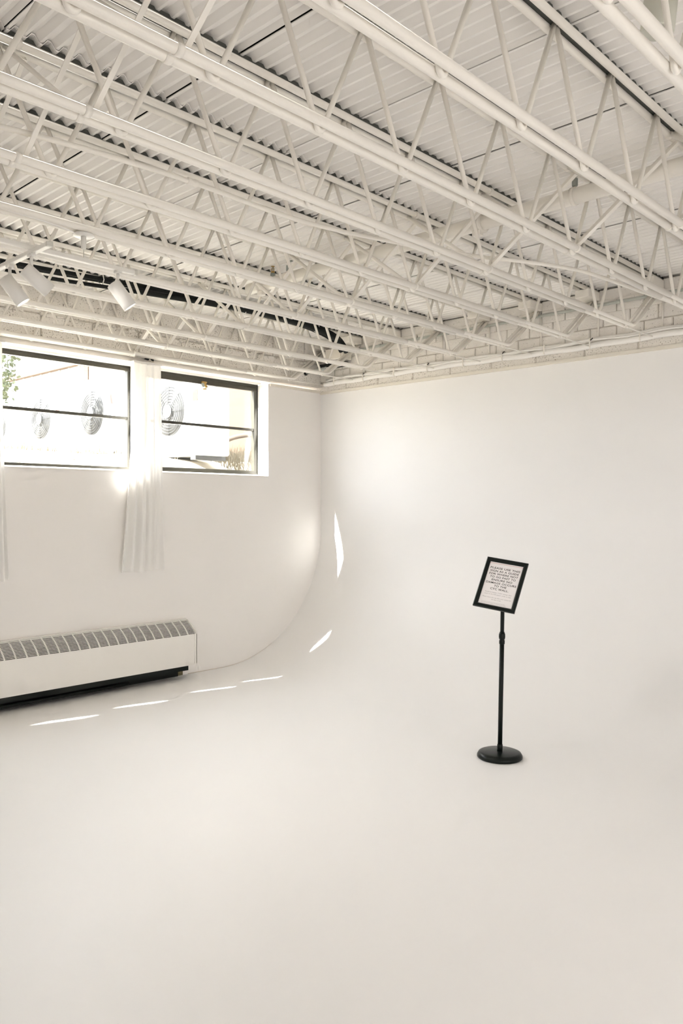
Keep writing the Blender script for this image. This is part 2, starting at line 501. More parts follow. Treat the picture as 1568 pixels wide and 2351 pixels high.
def added_glazing(name, origin, c, run, w, h):  # made-up surround that dresses an added fill light as a window
    g = thing(name, origin, 'made-up frosted glazing around an added fill light', kind='structure')
    c = Vector(c); run = Vector(run); nrm_ = run.cross(Vector((0, 0, 1)))
    MB().obox(c - nrm_ * 0.0, run, nrm_, (0, 0, 1), w, 0.01, h).build('fill_backing_pane', M['paper'], g)
    for sgn in (-1, 1):
        MB().obox(c + Vector((0, 0, sgn * (h / 2 + 0.03))), run, nrm_, (0, 0, 1), w + 0.12, 0.08, 0.06).build('added_rail', M['bronze'], g)
    for i_ in range(5):
        MB().obox(c + run * (w * (i_ / 4 - 0.5) + (0.03 if i_ == 4 else -0.03 if i_ == 0 else 0)), run, nrm_, (0, 0, 1), 0.05, 0.08, h).build('added_mullion', M['bronze'], g)
added_glazing('window_7', (-1.8, Y_REAR, 0.45), (-1.8, Y_REAR + 0.01, 1.35), (1, 0, 0), 6.0, 1.8)  # made-up surround of the rear fill light
added_glazing('window_8', (X_RIGHT, 3.3, 0.45), (X_RIGHT - 0.01, 3.3, 1.25), (0, 1, 0), 4.6, 1.6)  # made-up surround of the side fill light

# corrugated deck: one part for each sheet
JS, JX0 = 0.58, -11.762 * 0.58
def jx(k): return JX0 + JS * k
ceiling = thing('ceiling', (0, 0, Z_DECK), 'cream painted corrugated steel roof deck', kind='structure')
PITCH_C, AMP = 0.79 / 11, 0.027
SHEET = 0.79
def sheet_mesh(x0, x1, name, dz):
    prof = []
    for i in range(12):
        y = i * PITCH_C
        prof += [(y, 0.0), (y + PITCH_C * 0.20, 0.0), (y + PITCH_C * 0.5, AMP), (y + PITCH_C * 0.70, AMP)]
    prof = [p for p in prof if p[0] <= SHEET - PITCH_C * 0.3] + [(SHEET - 0.009, 0.002)]
    m = MB(); n = len(prof)
    vs_ = []
    for dzz in (0.0, 0.005):
        for x in (x0, x1):
            for (y, z) in prof: vs_.append((x, y, z + dzz))
    fs_ = []
    for i in range(n - 1):
        fs_.append((i, i + 1, n + i + 1, n + i))
        fs_.append((2 * n + i + 1, 2 * n + i, 3 * n + i, 3 * n + i + 1))
        fs_.append((i + 1, i, 2 * n + i, 2 * n + i + 1))
        fs_.append((n + i, n + i + 1, 3 * n + i + 1, 3 * n + i))
    fs_.append((0, n, 3 * n, 2 * n)); fs_.append((n - 1, 3 * n - 1, 4 * n - 1, 2 * n - 1))
    m.add(vs_, fs_)
    return m.mesh(name, M['deck'])
lap = jx(6) + 0.055
sh_l = sheet_mesh(XO, lap, 'deck_sheet_window_side', 0)
sh_r = sheet_mesh(lap - 0.12, X_RIGHT + 0.2, 'deck_sheet_room_side', 0)
seam0 = 2.236
for j in range(-9, 6):
    y0 = seam0 + j * SHEET
    if j == 5: y0 -= 0.02
    inst('deck_sheet', sh_l, ceiling, (0, y0, 0.0 + 0.003 * (j % 2)))
    inst('deck_sheet', sh_r, ceiling, (0, y0, 0.009 + 0.003 * (j % 2)))
MB().box(XO, X_RIGHT + 0.2, Y_REAR - 0.2, YW + 0.3, 3.80, 3.90).build('roof_slab', M['bare_steel_shade'], ceiling)  # coloured dark so the gaps between deck sheets show as dark lines

# ------------------------------------------------------------------ steel joists
ZB, ZT = 3.222, 3.700
Y_END, Y_START = 6.335, -1.9
Y1, Y2 = 4.214, 1.503
R_CH, R_WEB = 0.0175, 0.0115
GAP = 0.031
NODE0, PANEL = 4.225, 0.512
# shared part meshes, local to (joist x, 0, 0)
def arc_path(y_a, z_a, y_b, z_b, y_c, z_c, rad, nseg=6):
    p0, p1, p2 = Vector((0, y_a, z_a)), Vector((0, y_b, z_b)), Vector((0, y_c, z_c))
    d0 = (p0 - p1).normalized(); d2 = (p2 - p1).normalized()
    a, b = p1 + d0 * rad, p1 + d2 * rad
    out = [p0]
    for i in range(nseg + 1):
        t = i / nseg
        out.append(a * (1 - t) ** 2 + p1 * 2 * t * (1 - t) + b * t * t)
    out.append(p2)
    return out
bot = arc_path(5.50, ZB, Y_END, ZB, 6.93, 3.665, 0.05)
me_bot = MB().tube(bot, 0.0150, 10).mesh('bottom_chord_bar', M['joist'])
me_slv = MB().tube([(0, Y_START, ZB), (0, 5.585, ZB)], 0.0195, 12).mesh('bottom_chord_sleeve', M['joist'])
me_top = MB().tube([(0, Y_START, ZT), (0, 6.95, ZT)], R_CH, 10).mesh('top_chord_bar', M['joist'])
# web: V-shaped bends hanging from the top chord, the loop showing under the bottom chord
h = PANEL / 2
vpath = [(0, -h + 0.010, ZT + 0.002), (0, -0.030, ZB + 0.025)]
for i in range(7):
    a = math.pi * i / 6
    vpath.append((0, -0.020 * math.cos(a), ZB + 0.004 - 0.024 * math.sin(a)))
vpath += [(0, 0.030, ZB + 0.025), (0, h - 0.010, ZT + 0.002)]
me_web = MB().tube(vpath, R_WEB, 8).mesh('web_bend', M['joist'])
vend = [(0, -h + 0.010, ZT + 0.002), (0, -0.030, ZB + 0.025), (0, -0.016, ZB - 0.012), (0, 0.0, ZB - 0.018), (0, 0.018, ZB - 0.008), (0, 0.04, ZB + 0.03), (0, 6.90 - (NODE0 + 4 * PANEL), ZT - 0.04)]
me_wend = MB().tube(vend, R_WEB, 8).mesh('web_end', M['joist'])
me_tie = MB().tube([(0, Y_END - 0.10, ZB - 0.018), (0, YW + 0.01, ZB - 0.012)], 0.0062, 6).mesh('tie_rod', M['joist'])
me_seat = MB().obox((0, 6.75, 3.655), (1, 0, 0), (0, 1, 0), (0, 0, 1), 0.135, 0.22, 0.075, 0.006).mesh('bearing_seat', M['joist'])
cl = MB()
for s in (-1, 1): cl.tube([(s * GAP, -0.013, 0), (s * GAP, 0.013, 0)], 0.0225, 12)
cl.box(-GAP, GAP, -0.012, 0.012, -0.006, 0.006)
me_clb = cl.mesh('brace_clamp', M['joist'])
me_shade_strip = MB().box(-0.026, 0.026, Y_START, 6.95, ZT + 0.010, 3.744).mesh('unpainted_shade_strip', M['bare_steel_shade'])  # dark filler: bare steel and the deck's contact shade put into colour
N_J = 14
for k in range(N_J):
    x = jx(k) + (0.035 if k == 0 else 0.0)
    lbl = 'cream open-web steel roof joist, ' + ('nearest to the window wall' if k == 0 else ORD[k] + ' counted from the window wall')
    J = thing('steel_joist', (x, 0, 0), lbl, 'joist', 'parallel roof joists under the deck')
    for s in (-1, 1):
        inst('bottom_chord', me_bot, J, (s * GAP, 0, 0))
        inst('bottom_chord', me_slv, J, (s * GAP, random.uniform(-0.03, 0.03), 0))
        inst('top_chord', me_top, J, (s * GAP, 0, 0))
    for m in range(-11, 4):
        inst('web_bend', me_web, J, (0, NODE0 + PANEL * m, 0))
    inst('web_bend', me_wend, J, (0, NODE0 + PANEL * 4, 0))
    inst('tie_rod', me_tie, J, (0, 0, 0))
    inst('unpainted_shade_strip', me_shade_strip, J, (0, 0, 0))
    inst('bearing_seat', me_seat, J, (0, 0, 0))
    for yb in (Y1, Y2):
        inst('brace_clamp', me_clb, J, (0, yb, ZB))
        inst('brace_clamp', me_clb, J, (0, yb, ZT))

# cross braces between neighbouring joists, two rows
def angle_bar(p, q, w, t):
    p, q = Vector(p), Vector(q)
    d = (q - p).normalized(); L = (q - p).length
    side = Vector((0, 1, 0)); nn = d.cross(side).normalized()
    c = (p + q) / 2
    m = MB()
    m.obox(c, d, side, nn, L, w, t)
    m.obox(c + side * (w / 2 - t / 2) + nn * (w / 2), d, side, nn, L, t, w)
    return m
for row, (yb, rowname) in enumerate(((Y1, 'row near the back wall'), (Y2, 'row near the camera'))):
    bw_ = 0.032 if row == 0 else 0.021
    up = angle_bar((0, 0, ZB + 0.02), (JS, 0, ZT - 0.035), bw_, 0.005).mesh('cross_brace', M['joist'])
    dn = MB().tube([(0, 0, ZT - 0.02), (JS, 0, ZB + 0.015)], 0.0135 if row == 0 else 0.0105, 10).mesh('cross_brace_rod', M['joist'])
    for k in range(N_J - 1):
        for (me, dy, what) in ((up, 0.045, 'flat angle brace'), (dn, -0.040, 'round rod brace')):
            o = bpy.data.objects.new('cross_brace', me)
            COL.objects.link(o)
            o.location = Vector((jx(k), yb + dy, 0)) * U
            tag(o, '%s, %s to %s joist from the windows, %s' % (what, ORD[k], ORD[k + 1], rowname), 'brace', 'cross braces between the joists')

# ------------------------------------------------------------------ windows
for i, (a, b, zs, zh0, xf) in enumerate(WIN):
    big = zh0 > 3.0
    w = thing('window_%d' % (i + 1), (xf, (a + b) / 2, Z_SILL), 'dark bronze framed two-pane window' if big else 'narrow dark bronze framed casement', kind='structure')
    zl, zh = Z_SILL + (0.022 if big else 0.0), zh0 - 0.008
    zm = 2.622
    d0, d1 = xf - 0.035, xf + 0.012
    if not big:
        d0, d1 = xf - 0.018, xf + 0.006
        for (nm, p, q, e, f_) in (('top_rail', a, b, zh - 0.02, zh), ('bottom_rail', a, b, zl, zl + 0.02), ('jamb', a, a + 0.02, zl + 0.02, zh - 0.02), ('jamb', b - 0.02, b, zl + 0.02, zh - 0.02)):
            MB().box(d0, d1, p, q, e, f_).build(nm, M['bronze'], w)
        MB().box(xf - 0.008, xf - 0.004, a + 0.02, b - 0.02, zl + 0.02, zh - 0.02).build('pane', M['glass'], w)
        continue
    thick = (i == 0)
    tr, br, jw = (0.085, 0.045, 0.052) if thick else (0.056, 0.028, 0.030)
    m = MB().box(d0, d1, a, b, zh - tr, zh)
    m.box(d1, d1 + 0.006, a, b, zh - tr * 0.42, zh - tr * 0.36); m.box(d1, d1 + 0.006, a, b, zh - tr, zh - tr * .88)
    m.build('top_rail', M['bronze'], w)
    m = MB().box(d0, d1, a, b, zl, zl + br)
    m.box(d1, d1 + 0.007, a, b, zl, zl + br * .35)
    m.build('bottom_rail', M['bronze'], w)
    MB().box(d0 + 0.005, d1 - 0.006, a + jw, b - jw, zm - 0.014, zm + 0.014).build('middle_rail', M['bronze'], w)
    for (p, q) in ((a, a + jw), (b - jw, b)):
        m = MB().box(d0, d1, p, q, zl + br, zh - tr)
        m.build('jamb', M['bronze'], w)
    MB().box(d0 - 0.002, d1 + 0.002, a - 0.008, b + 0.004, zh - 0.001, zh + 0.008).build('head_gasket', M['gasket'], w)
    MB().box(d0 - 0.002, d1 + 0.003, b - 0.006, b + 0.001, zl, zh).build('side_gasket', M['gasket'], w)
    for (p, q) in ((zl + br, zm - 0.014), (zm + 0.014, zh - tr)):
        MB().box(xf - 0.016, xf - 0.012, a + jw, b - jw, p, q).build('pane', M['glass'], w)
    if i == 0:
        yl, zl2 = 5.235, 3.085
        l = MB().obox((d1 + 0.014, yl, zl2), (1, 0, 0), (0, 1, 0), (0, 0, 1), 0.03, 0.062, 0.018, 0.004)
        l.obox((d1 + 0.02, yl + 0.012, zl2 - 0.03), (1, 0, 0), (0, .8, .6), (0, -.6, .8), 0.016, 0.03, 0.06, 0.004)
        l.obox((d1 + 0.02, yl + 0.004, zl2 - 0.072), (1, 0, 0), (0, 1, .2), (0, -.2, 1), 0.012, 0.05, 0.014, 0.003)
        lo = l.build('latch', M['brass'], w)
        MB().lathe((d1 + 0.015, yl - 0.018, zl2 - 0.03), (1, 0, 0), [(0.004, -.012), (0.022, -.012), (0.024, 0.008), (0.012, 0.014), (0.002, 0.014)], 16).build('latch_knob', M['steel'], lo)
        ring = [(d1 + 0.026, yl + 0.052 + 0.017 * math.cos(t * math.pi / 8), zl2 - 0.062 + 0.024 * math.sin(t * math.pi / 8)) for t in range(17)]
        MB().tube(ring, 0.003, 6, caps=False).build('pull_ring', M['steel'], lo)

# ------------------------------------------------------------------ curtains
def curtain(y0, y1, yb0, yb1, zt, zb, label, folds, seed):
    rnd = random.Random(seed)
    ph = rnd.uniform(0, 6)
    nu, nv = 90, 40
    m = MB(); vs_ = []; fs_ = []
    for j in range(nv + 1):
        v = j / nv
        z = zt + (zb - zt) * v
        e = v ** 1.6
        ya, ye = y0 + (yb0 - y0) * e, y1 + (yb1 - y1) * e
        for i in range(nu + 1):
            u = i / nu
            amp = 0.012 + 0.018 * v
            w = math.sin(u * folds * 2 * math.pi + ph + 0.5 * math.sin(v * 2.2 + u * 4)) + 0.4 * math.sin(u * folds * 4.3 * math.pi + 1.3 + v)
            y = ya + (ye - ya) * u + 0.006 * math.sin(u * folds * 2 * math.pi + 1.2)
            vs_.append((XW + 0.048 + amp * w, y, z + 0.008 * math.sin(u * 9) * v))
    for j in range(nv):
        for i in range(nu):
            p = j * (nu + 1) + i
            fs_.append((p, p + 1, p + nu + 2, p + nu + 1))
    m.add(vs_, fs_, True)
    c = thing('sheer_curtain', (XW + 0.05, (y0 + y1) / 2, zb), label, 'curtain', 'sheer curtains on the window wall')
    m.build('fabric', M['sheer'], c)
    hd = MB().box(XW + 0.012, XW + 0.085, y0 - 0.004, y1 + 0.004, zt - 0.012, zt + 0.006)
    hd.build('heading_tape', M['white_metal'], c)
    return c
curtain(4.215, 4.525, 4.07, 4.565, 3.150, 1.105, 'white sheer curtain hanging between the two windows', 4.2, 3)
curtain(2.855, 2.950, 2.86, 3.005, 3.150, 1.105, 'white sheer curtain cut off by the left edge of the picture', 1.4, 5)
# broken bracket left in the block above the curtain
bk = thing('curtain_bracket', (XW, 4.42, 3.20), 'broken metal bracket stub in the block above the curtain', 'bracket')
MB().obox((XW + 0.012, 4.395, 3.205), (1, 0, 0), (0, 1, -.15), (0, .15, 1), 0.03, 0.05, 0.022, 0.004).build('stub', M['gasket'], bk)
MB().obox((XW + 0.014, 4.455, 3.198), (1, 0, 0), (0, 1, -.3), (0, .3, 1), 0.028, 0.034, 0.020, 0.004).build('stub', M['gasket'], bk)
MB().obox((XW + 0.012, 4.425, 3.196), (1, 0, 0), (0, 1, -.2), (0, .2, 1), 0.024, 0.12, 0.012, 0.003).build('plate', M['trim'], bk)

# ------------------------------------------------------------------ convector heater under the windows
H0, H1 = 0.9, 4.865
HX = XW + 0.205
ht = thing('convector_heater', (XW + 0.1, (H0 + H1) / 2, 0), 'long cream wall convector with slotted top grille', 'heater')
m = MB()
m.box(HX - 0.012, HX, H0, H1 - 0.03, 0.135, 0.447)                       # front panel
m.build('front_panel', M['heater'], ht)
m = MB()
pts = [(XW + 0.003, 0.145), (HX + 0.001, 0.145), (HX + 0.001, 0.448), (HX - 0.012, 0.478), (XW + 0.045, 0.582), (XW + 0.003, 0.585)]
vs_ = [(px, y, pz) for y in (H1 - 0.035, H1) for (px, pz) in pts]
nn = len(pts)
m.add(vs_, [tuple(range(nn)), tuple(reversed(range(nn, 2 * nn)))] + [(i, nn + i, nn + (i + 1) % nn, (i + 1) % nn) for i in range(nn)])
# the end cap is a hollow plate: keep only the outer sheet
m = MB()
m.add([(px, H1 - 0.006, pz) for (px, pz) in pts] + [(px, H1, pz) for (px, pz) in pts], [tuple(range(nn)), tuple(reversed(range(nn, 2 * nn)))] + [(i, nn + i, nn + (i + 1) % nn, (i + 1) % nn) for i in range(nn)])
m.box(HX - 0.012, HX + 0.001, H1 - 0.028, H1, 0.145, 0.447)
m.build('end_cap', M['heater'], ht)
MB().box(XW + 0.001, XW + 0.045, H0, H1 - 0.006, 0.565, 0.586).build('top_strip', M['heater'], ht)
# grille: gently rounded slope from the front panel up to the wall strip
def gp(t):
    """t = 0 at the front edge, 1 at the wall strip"""
    a = t * math.radians(58)
    am = math.radians(58)
    x = HX - 0.160 * (0.6 * t + 0.4 * (1 - math.cos(a)) / (1 - math.cos(am)))
    z = 0.447 + (0.578 - 0.447) * (0.6 * t + 0.4 * math.sin(a) / math.sin(am))
    return x, z
NS = 13
di = MB()
gpt = [gp(q / 10) for q in range(11)]
for q in range(10):
    (xa, za), (xb, zb) = gpt[q], gpt[q + 1]
    di.add([(xa - 0.016, H0, za - 0.016), (xb - 0.016, H0, zb - 0.016), (xb - 0.016, H1 - 0.008, zb - 0.016), (xa - 0.016, H1 - 0.008, za - 0.016)], [(0, 3, 2, 1)])
di.add([(HX - 0.016, H0, 0.431), (HX - 0.016, H1 - 0.008, 0.431), (HX - 0.016, H1 - 0.008, 0.15), (HX - 0.016, H0, 0.15)], [(0, 1, 2, 3)])
di.build('slot_shade_fill', M['black_gap'], ht)  # dark plate close under the grille, painting shade into the slots
rib_step = 0.098
def seg(t0, t1, y0, y1, th):
    x0, z0 = gp(t0); x1, z1 = gp(t1)
    dx, dz = x1 - x0, z1 - z0
    L = math.hypot(dx, dz); nx, nz = dz / L, -dx / L
    nx, nz = (nx, nz) if nz > 0 else (-nx, -nz)
    vs_ = []
    for (px, pz) in ((x0, z0), (x1, z1), (x1 - nx * th, z1 - nz * th), (x0 - nx * th, z0 - nz * th)):
        for y in (y0, y1): vs_.append((px, y, pz))
    return MB().add(vs_, [(0, 1, 3, 2), (2, 3, 5, 4), (4, 5, 7, 6), (6, 7, 1, 0), (0, 2, 4, 6), (1, 7, 5, 3)])
for s in range(NS + 1):
    t0 = s / NS
    seg(max(0, t0 - 0.015), min(1, t0 + 0.015), H0, H1 - 0.006, 0.004).build('slat', M['heater'], ht)
nr = int((H1 - H0) / rib_step)
rb = MB()
for q in range(8):
    s_ = seg(q / 8, (q + 1) / 8, -0.006, 0.006, 0.005)
    rb.add(s_.v, s_.f)
rb_me = rb.mesh('rib', M['heater'], (XW + 0.1, 0, 0))
for r in range(nr + 1):
    y = H1 - 0.008 - r * rib_step
    inst('rib', rb_me, ht, (0, y - (H0 + H1) / 2, 0))
tk = MB().box(XW + 0.003, XW + 0.02, H0, H1 - 0.10, 0.0, 0.135)
tk.build('toe_recess', M['black_gap'], ht)
MB().box(XW + 0.03, HX - 0.02, H0, H1 - 0.09, 0.085, 0.135).build('bottom_rail', M['black_metal'], ht)
MB().tube([(XW + 0.14, H0, 0.040), (XW + 0.14, H1 - 0.75, 0.046)], 0.018, 10).build('supply_pipe', M['black_metal'], ht)
MB().box(XW + 0.001, XW + 0.0035, H1 - 0.65, H1 - 0.03, 0.0, 0.06).build('floor_stain', M['stain'], ht)

# crack where the cove meets the window wall
cr = []
for (y, z) in ((4.90, 0.004), (5.05, 0.006), (5.12, 0.010), (5.30, 0.004), (5.402, 0.010), (5.55, 0.024), (5.70, 0.045), (5.83, 0.080), (5.956, 0.125), (6.06, 0.165)):
    zz = 0 if y <= YW - COVE else COVE - math.sqrt(COVE ** 2 - (y - (YW - COVE)) ** 2)
    cr.append((XW + 0.001, y, zz + 0.003))
MB().tube(cr, [0.002, 0.0025, 0.002, 0.0012, 0.0015, 0.0012, 0.001, 0.001, 0.001, 0.0008], 5).build('wall_crack', M['crack'], wall_left)

# ------------------------------------------------------------------ sign stand
SB = Vector((-3.005, 4.785, 0.0))
st = thing('sign_stand', SB, 'black pedestal sign stand on round base in front of the curved wall', 'sign')
MB().lathe(SB, (0, 0, 1), [(0.02, 0.0), (0.150, 0.0), (0.157, 0.008), (0.156, 0.020), (0.146, 0.036), (0.128, 0.043), (0.02, 0.047)], 56).build('base', M['black_metal'], st)
tilt = Vector((0.020, -0.004, 1.0)).normalized()
def pp(z): return SB + tilt * z
MB().tube([pp(0.04), pp(0.845)], 0.0160, 20).build('lower_pole', M['black_metal'], st)
MB().lathe(pp(0.03), tilt, [(0.017, 0), (0.019, 0.0), (0.019, 0.06), (0.016, 0.065)], 20).build('pole_socket', M['black_metal'], st)
MB().lathe(pp(0.795), tilt, [(0.016, 0), (0.0195, 0.002), (0.0195, 0.025), (0.017, 0.028), (0.017, 0.034), (0.0205, 0.036), (0.0225, 0.05), (0.0215, 0.07), (0.016, 0.085)], 20).build('height_collar', M['black_metal'], st)
MB().tube([pp(0.84), pp(1.225)], 0.0138, 20).build('upper_pole', M['black_metal'], st)
wv = (AX_R * 0.2576 + AX_U * (-0.042) + AX_F * (-0.1335)); hv = (AX_R * 0.133 + AX_U * 0.324 + AX_F * 0.155)
FW, FH = wv.length, hv.length
wv.normalize(); hv = (hv - wv * hv.dot(wv)).normalized()
nv = wv.cross(hv).normalized()
if nv.dot(AX_F) > 0: nv = -nv
FC = Vector((0.0, 0.0, 1.7574)) + (AX_R * ((1149.5 - 784) / F_PX) - AX_U * ((1342.0 - 1175.5) / F_PX) + AX_F) * 5.485
fr = thing('frame', (0, 0, 0)); COL.objects.unlink(fr); bpy.data.objects.remove(fr)
BW = 0.029
def fpt(a, b, c): return FC + wv * a + hv * b + nv * c
def rail(name, p, q, inward):
    """one mitred snap rail from corner p to corner q, its bevelled section falling inward"""
    m = MB(); vs_ = []
    p, q, inward = Vector(p), Vector(q), Vector(inward)
    d = (q - p).normalized()
    sec = [(0.0, -0.008), (0.0, 0.006), (0.006, 0.012), (0.020, 0.010), (BW, 0.001), (BW, -0.008)]
    for (base, sgn) in ((p, 1), (q, -1)):
        for (i_, n_) in sec:
            c2 = base + inward * i_ + d * (sgn * i_)
            vs_.append(fpt(c2.x, c2.y, n_))
    k = len(sec)
    m.add(vs_, [(i, (i + 1) % k, k + (i + 1) % k, k + i) for i in range(k)] + [tuple(range(k)), tuple(reversed(range(k, 2 * k)))])
    return m.build(name, M['black_metal'], st)
a_, b_ = FW / 2, FH / 2
rail('frame_rail', (-a_, b_, 0), (a_, b_, 0), (0, -1, 0))
rail('frame_rail', (a_, -b_, 0), (-a_, -b_, 0), (0, 1, 0))
rail('frame_rail', (-a_, -b_, 0), (-a_, b_, 0), (1, 0, 0))
rail('frame_rail', (a_, b_, 0), (a_, -b_, 0), (-1, 0, 0))
MB().obox(fpt(0, 0, -0.011), wv, hv, nv, FW - 0.004, FH - 0.004, 0.006).build('backing_plate', M['black_metal'], st)
paper = MB().obox(fpt(0, 0, -0.0055), wv, hv, nv, FW - 2 * BW + 0.004, FH - 2 * BW + 0.004, 0.003).build('paper', M['paper'], st, label='white printed notice')
MB().obox(FC - nv * 0.03 - hv * 0.02, wv, hv, nv, 0.07, 0.10, 0.035, 0.006).build('swivel_bracket', M['black_metal'], st)
def text_mesh(name, txt, size, u, v, mat, bold=0.0, wscale=1.0, max_w=None):
    cu = bpy.data.curves.new(name, 'FONT')
    cu.body = txt; cu.size = 1.0; cu.align_x = 'CENTER'; cu.align_y = 'CENTER'
    cu.offset = bold; cu.space_character = 1.08; cu.resolution_u = 3
    tmp = bpy.data.objects.new(name, cu)
    COL.objects.link(tmp)
    dg = bpy.context.evaluated_depsgraph_get(); dg.update()
    me = bpy.data.meshes.new_from_object(tmp.evaluated_get(dg))
    bpy.data.objects.remove(tmp)
    xs_ = [p.co.x for p in me.vertices]
    wd = max(xs_) - min(xs_)
    sx = size * wscale
    if max_w: sx = max_w / wd
    m = MB()
    mid = (max(xs_) + min(xs_)) / 2
    m.v = [tuple(fpt(u + (p.co.x - mid) * sx, v + p.co.y * size, -0.0036)) for p in me.vertices]
    m.f = [tuple(p.vertices) for p in me.polygons]; m.smooth = [False] * len(m.f)
    bpy.data.meshes.remove(me)
    return m.build(name, mat, paper)
# headline lines: (text, centre, width) as fractions of the paper
PW, PH = FW - 2 * BW, FH - 2 * BW
LINES = [('PLEASE USE THIS', 0.865, 0.90), ('SIGN AS A GUIDE', 0.795, 0.865), ('FOR WHERE NOT', 0.725, 0.87), ('TO GO PAST TO', 0.655, 0.775),
         ('ENSURE NO', 0.585, 0.62), ('DAMAGE OCCURS', 0.515, 0.905), ('TO THE', 0.447, 0.375), ('CYC WALL.', 0.377, 0.55)]
for (t, v, wd) in LINES:
    text_mesh('headline', t, 0.0205, 0.0, (v - 0.5) * PH, M['ink'], 0.018, 1.2, wd * PW)
SMALL = [('Accidents happen. If ANY damage does', 0.295, 0.80), ('occur to the wall please notify us asap.', 0.250, 0.80),
         ('Please return this sign after your session for', 0.175, 0.85), ('the next renter.', 0.130, 0.30)]
for (t, v, wd) in SMALL:
    text_mesh('small_print', t, 0.0115, 0.0, (v - 0.5) * PH, M['grey_ink'], 0.0, 1.0, wd * PW)
rn = random.Random(4)
for r in range(3):
    m = MB(); u = -0.42 * PW
    while u < 0.28 * PW:
        L = rn.uniform(0.004, 0.014)
        m.obox(fpt(u + L / 2, (0.066 - 0.018 * r - 0.5) * PH, -0.0037), wv, hv, nv, L, 0.0017, 0.0004)
        u += L + 0.0025
    m.build('fine_print_line', M['faint_ink'], paper)
MB().obox(fpt(0, 0.975 * PH - PH / 2, -0.0037), wv, hv, nv, PW, 0.002, 0.0004).build('red_rule', M['red_ink'], paper)

# ------------------------------------------------------------------ pipes and cables under the deck
PY, PZ, PR = 4.35, 3.578, 0.047
dp = thing('sprinkler_pipe', (-5.2, PY, PZ), 'thick white sprinkler pipe crossing the joists', 'pipe')
MB().tube([(-5.20, PY, PZ), (1.6, PY, PZ)], PR, 24).build('pipe_run', M['joist'], dp)
for xc in (-2.90, -5.02):
    c = MB().lathe((xc - 0.035, PY, PZ), (1, 0, 0), [(PR, 0), (PR + 0.018, 0.002), (PR + 0.018, 0.018), (PR + 0.010, 0.024), (PR + 0.010, 0.046), (PR + 0.018, 0.052), (PR + 0.018, 0.068), (PR, 0.07)], 24)
    c.obox((xc, PY - 0.02, PZ - PR - 0.022), (1, 0, 0), (0, 1, 0), (0, 0, 1), 0.06, 0.05, 0.04, 0.006)
    c.build('pipe_coupling', M['joist'], dp)
for xc in (-2.24, -4.72, -0.6):
    hg = MB().lathe((xc - 0.011, PY, PZ), (1, 0, 0), [(PR, 0), (PR + 0.006, 0), (PR + 0.006, 0.022), (PR, 0.022)], 24)
    hg.obox((xc, PY, (PZ + PR + Z_DECK) / 2), (1, 0, 0), (0, 1, 0), (0, 0, 1), 0.018, 0.008, Z_DECK - PZ - PR + 0.03)
    hgo = hg.build('hanger_strap', M['joist'], dp)
    MB().obox((xc + 0.004, PY, PZ + PR + 0.035), (1, 0, 0), (0, 1, 0), (0, 0, 1), 0.03, 0.024, 0.05, 0.004).build('hanger_bolt', M['steel'], hgo)
    MB().obox((xc + 0.02, PY, Z_DECK - 0.012), (1, 0, 0), (0, 1, 0), (0, 0, 1), 0.06, 0.02, 0.008, 0.002).build('hanger_foot', M['steel'], hgo)
sx_ = -4.90
b = MB().lathe((sx_, PY, PZ + PR + 0.030), (0, 0, 1), [(0.014, 0), (0.016, 0.012), (0.008, 0.018)], 12)
b.tube([(sx_ - .014, PY, PZ + PR + 0.042), (sx_ - .012, PY, PZ + PR + 0.066), (sx_ - .003, PY, PZ + PR + 0.084)], 0.003, 6)
b.tube([(sx_ + .014, PY, PZ + PR + 0.042), (sx_ + .012, PY, PZ + PR + 0.066), (sx_ + .003, PY, PZ + PR + 0.084)], 0.003, 6)
b.lathe((sx_, PY, PZ + PR + 0.082), (0, 0, 1), [(0.004, 0), (0.016, 0.003), (0.016, 0.005), (0.003, 0.006)], 14)
sph = b.build('sprinkler_head', M['brass'], dp, label='brass upright sprinkler head')
MB().lathe((sx_, PY, PZ + PR - 0.004), (0, 0, 1), [(0.022, 0), (0.022, 0.030), (0.018, 0.034)], 16).build('fitting', M['steel'], sph)
MB().lathe((sx_, PY, PZ + PR + 0.048), (0, 0, 1), [(0.002, 0), (0.004, 0.006), (0.004, 0.028), (0.002, 0.034)], 8).build('glass_bulb', M['green_pipe'], sph)

# wavering conduit between the sixth and eighth joists
cp = [(-3.62, 0.9, 3.36), (-3.33, 1.44, 3.335), (-3.22, 2.2, 3.335), (-3.215, 3.0, 3.335), (-3.10, 3.55, 3.335), (-2.86, 4.2, 3.33), (-2.66, 4.55, 3.325), (-2.50, 4.87, 3.315), (-2.42, 5.2, 3.30), (-2.37, 5.55, 3.29), (-2.34, 6.1, 3.30), (-2.33, 6.85, 3.32)]
def smooth_path(p, sub=5):
    out = []
    q = [Vector(a) for a in p]
    for i in range(len(q) - 1):
        p0, p1, p2, p3 = q[max(i - 1, 0)], q[i], q[i + 1], q[min(i + 2, len(q) - 1)]
        for s in range(sub):
            t = s / sub
            out.append(0.5 * ((2 * p1) + (-p0 + p2) * t + (2 * p0 - 5 * p1 + 4 * p2 - p3) * t * t + (-p0 + 3 * p1 - 3 * p2 + p3) * t ** 3))
    out.append(q[-1])
    return out
cd = thing('electrical_conduit', (-3.2, 2.5, 3.335), 'thin cream conduit snaking through the joist webs', 'conduit')
MB().tube(smooth_path(cp), 0.0125, 10).build('conduit_run', M['joist'], cd)
MB().lathe((-3.216, 2.30, 3.335), (0, 1, 0), [(0.013, 0), (0.0175, 0.003), (0.0175, 0.018), (0.0145, 0.021), (0.0145, 0.036), (0.0175, 0.040), (0.0175, 0.056), (0.013, 0.06)], 14).build('conduit_coupling', M['joist'], cd)

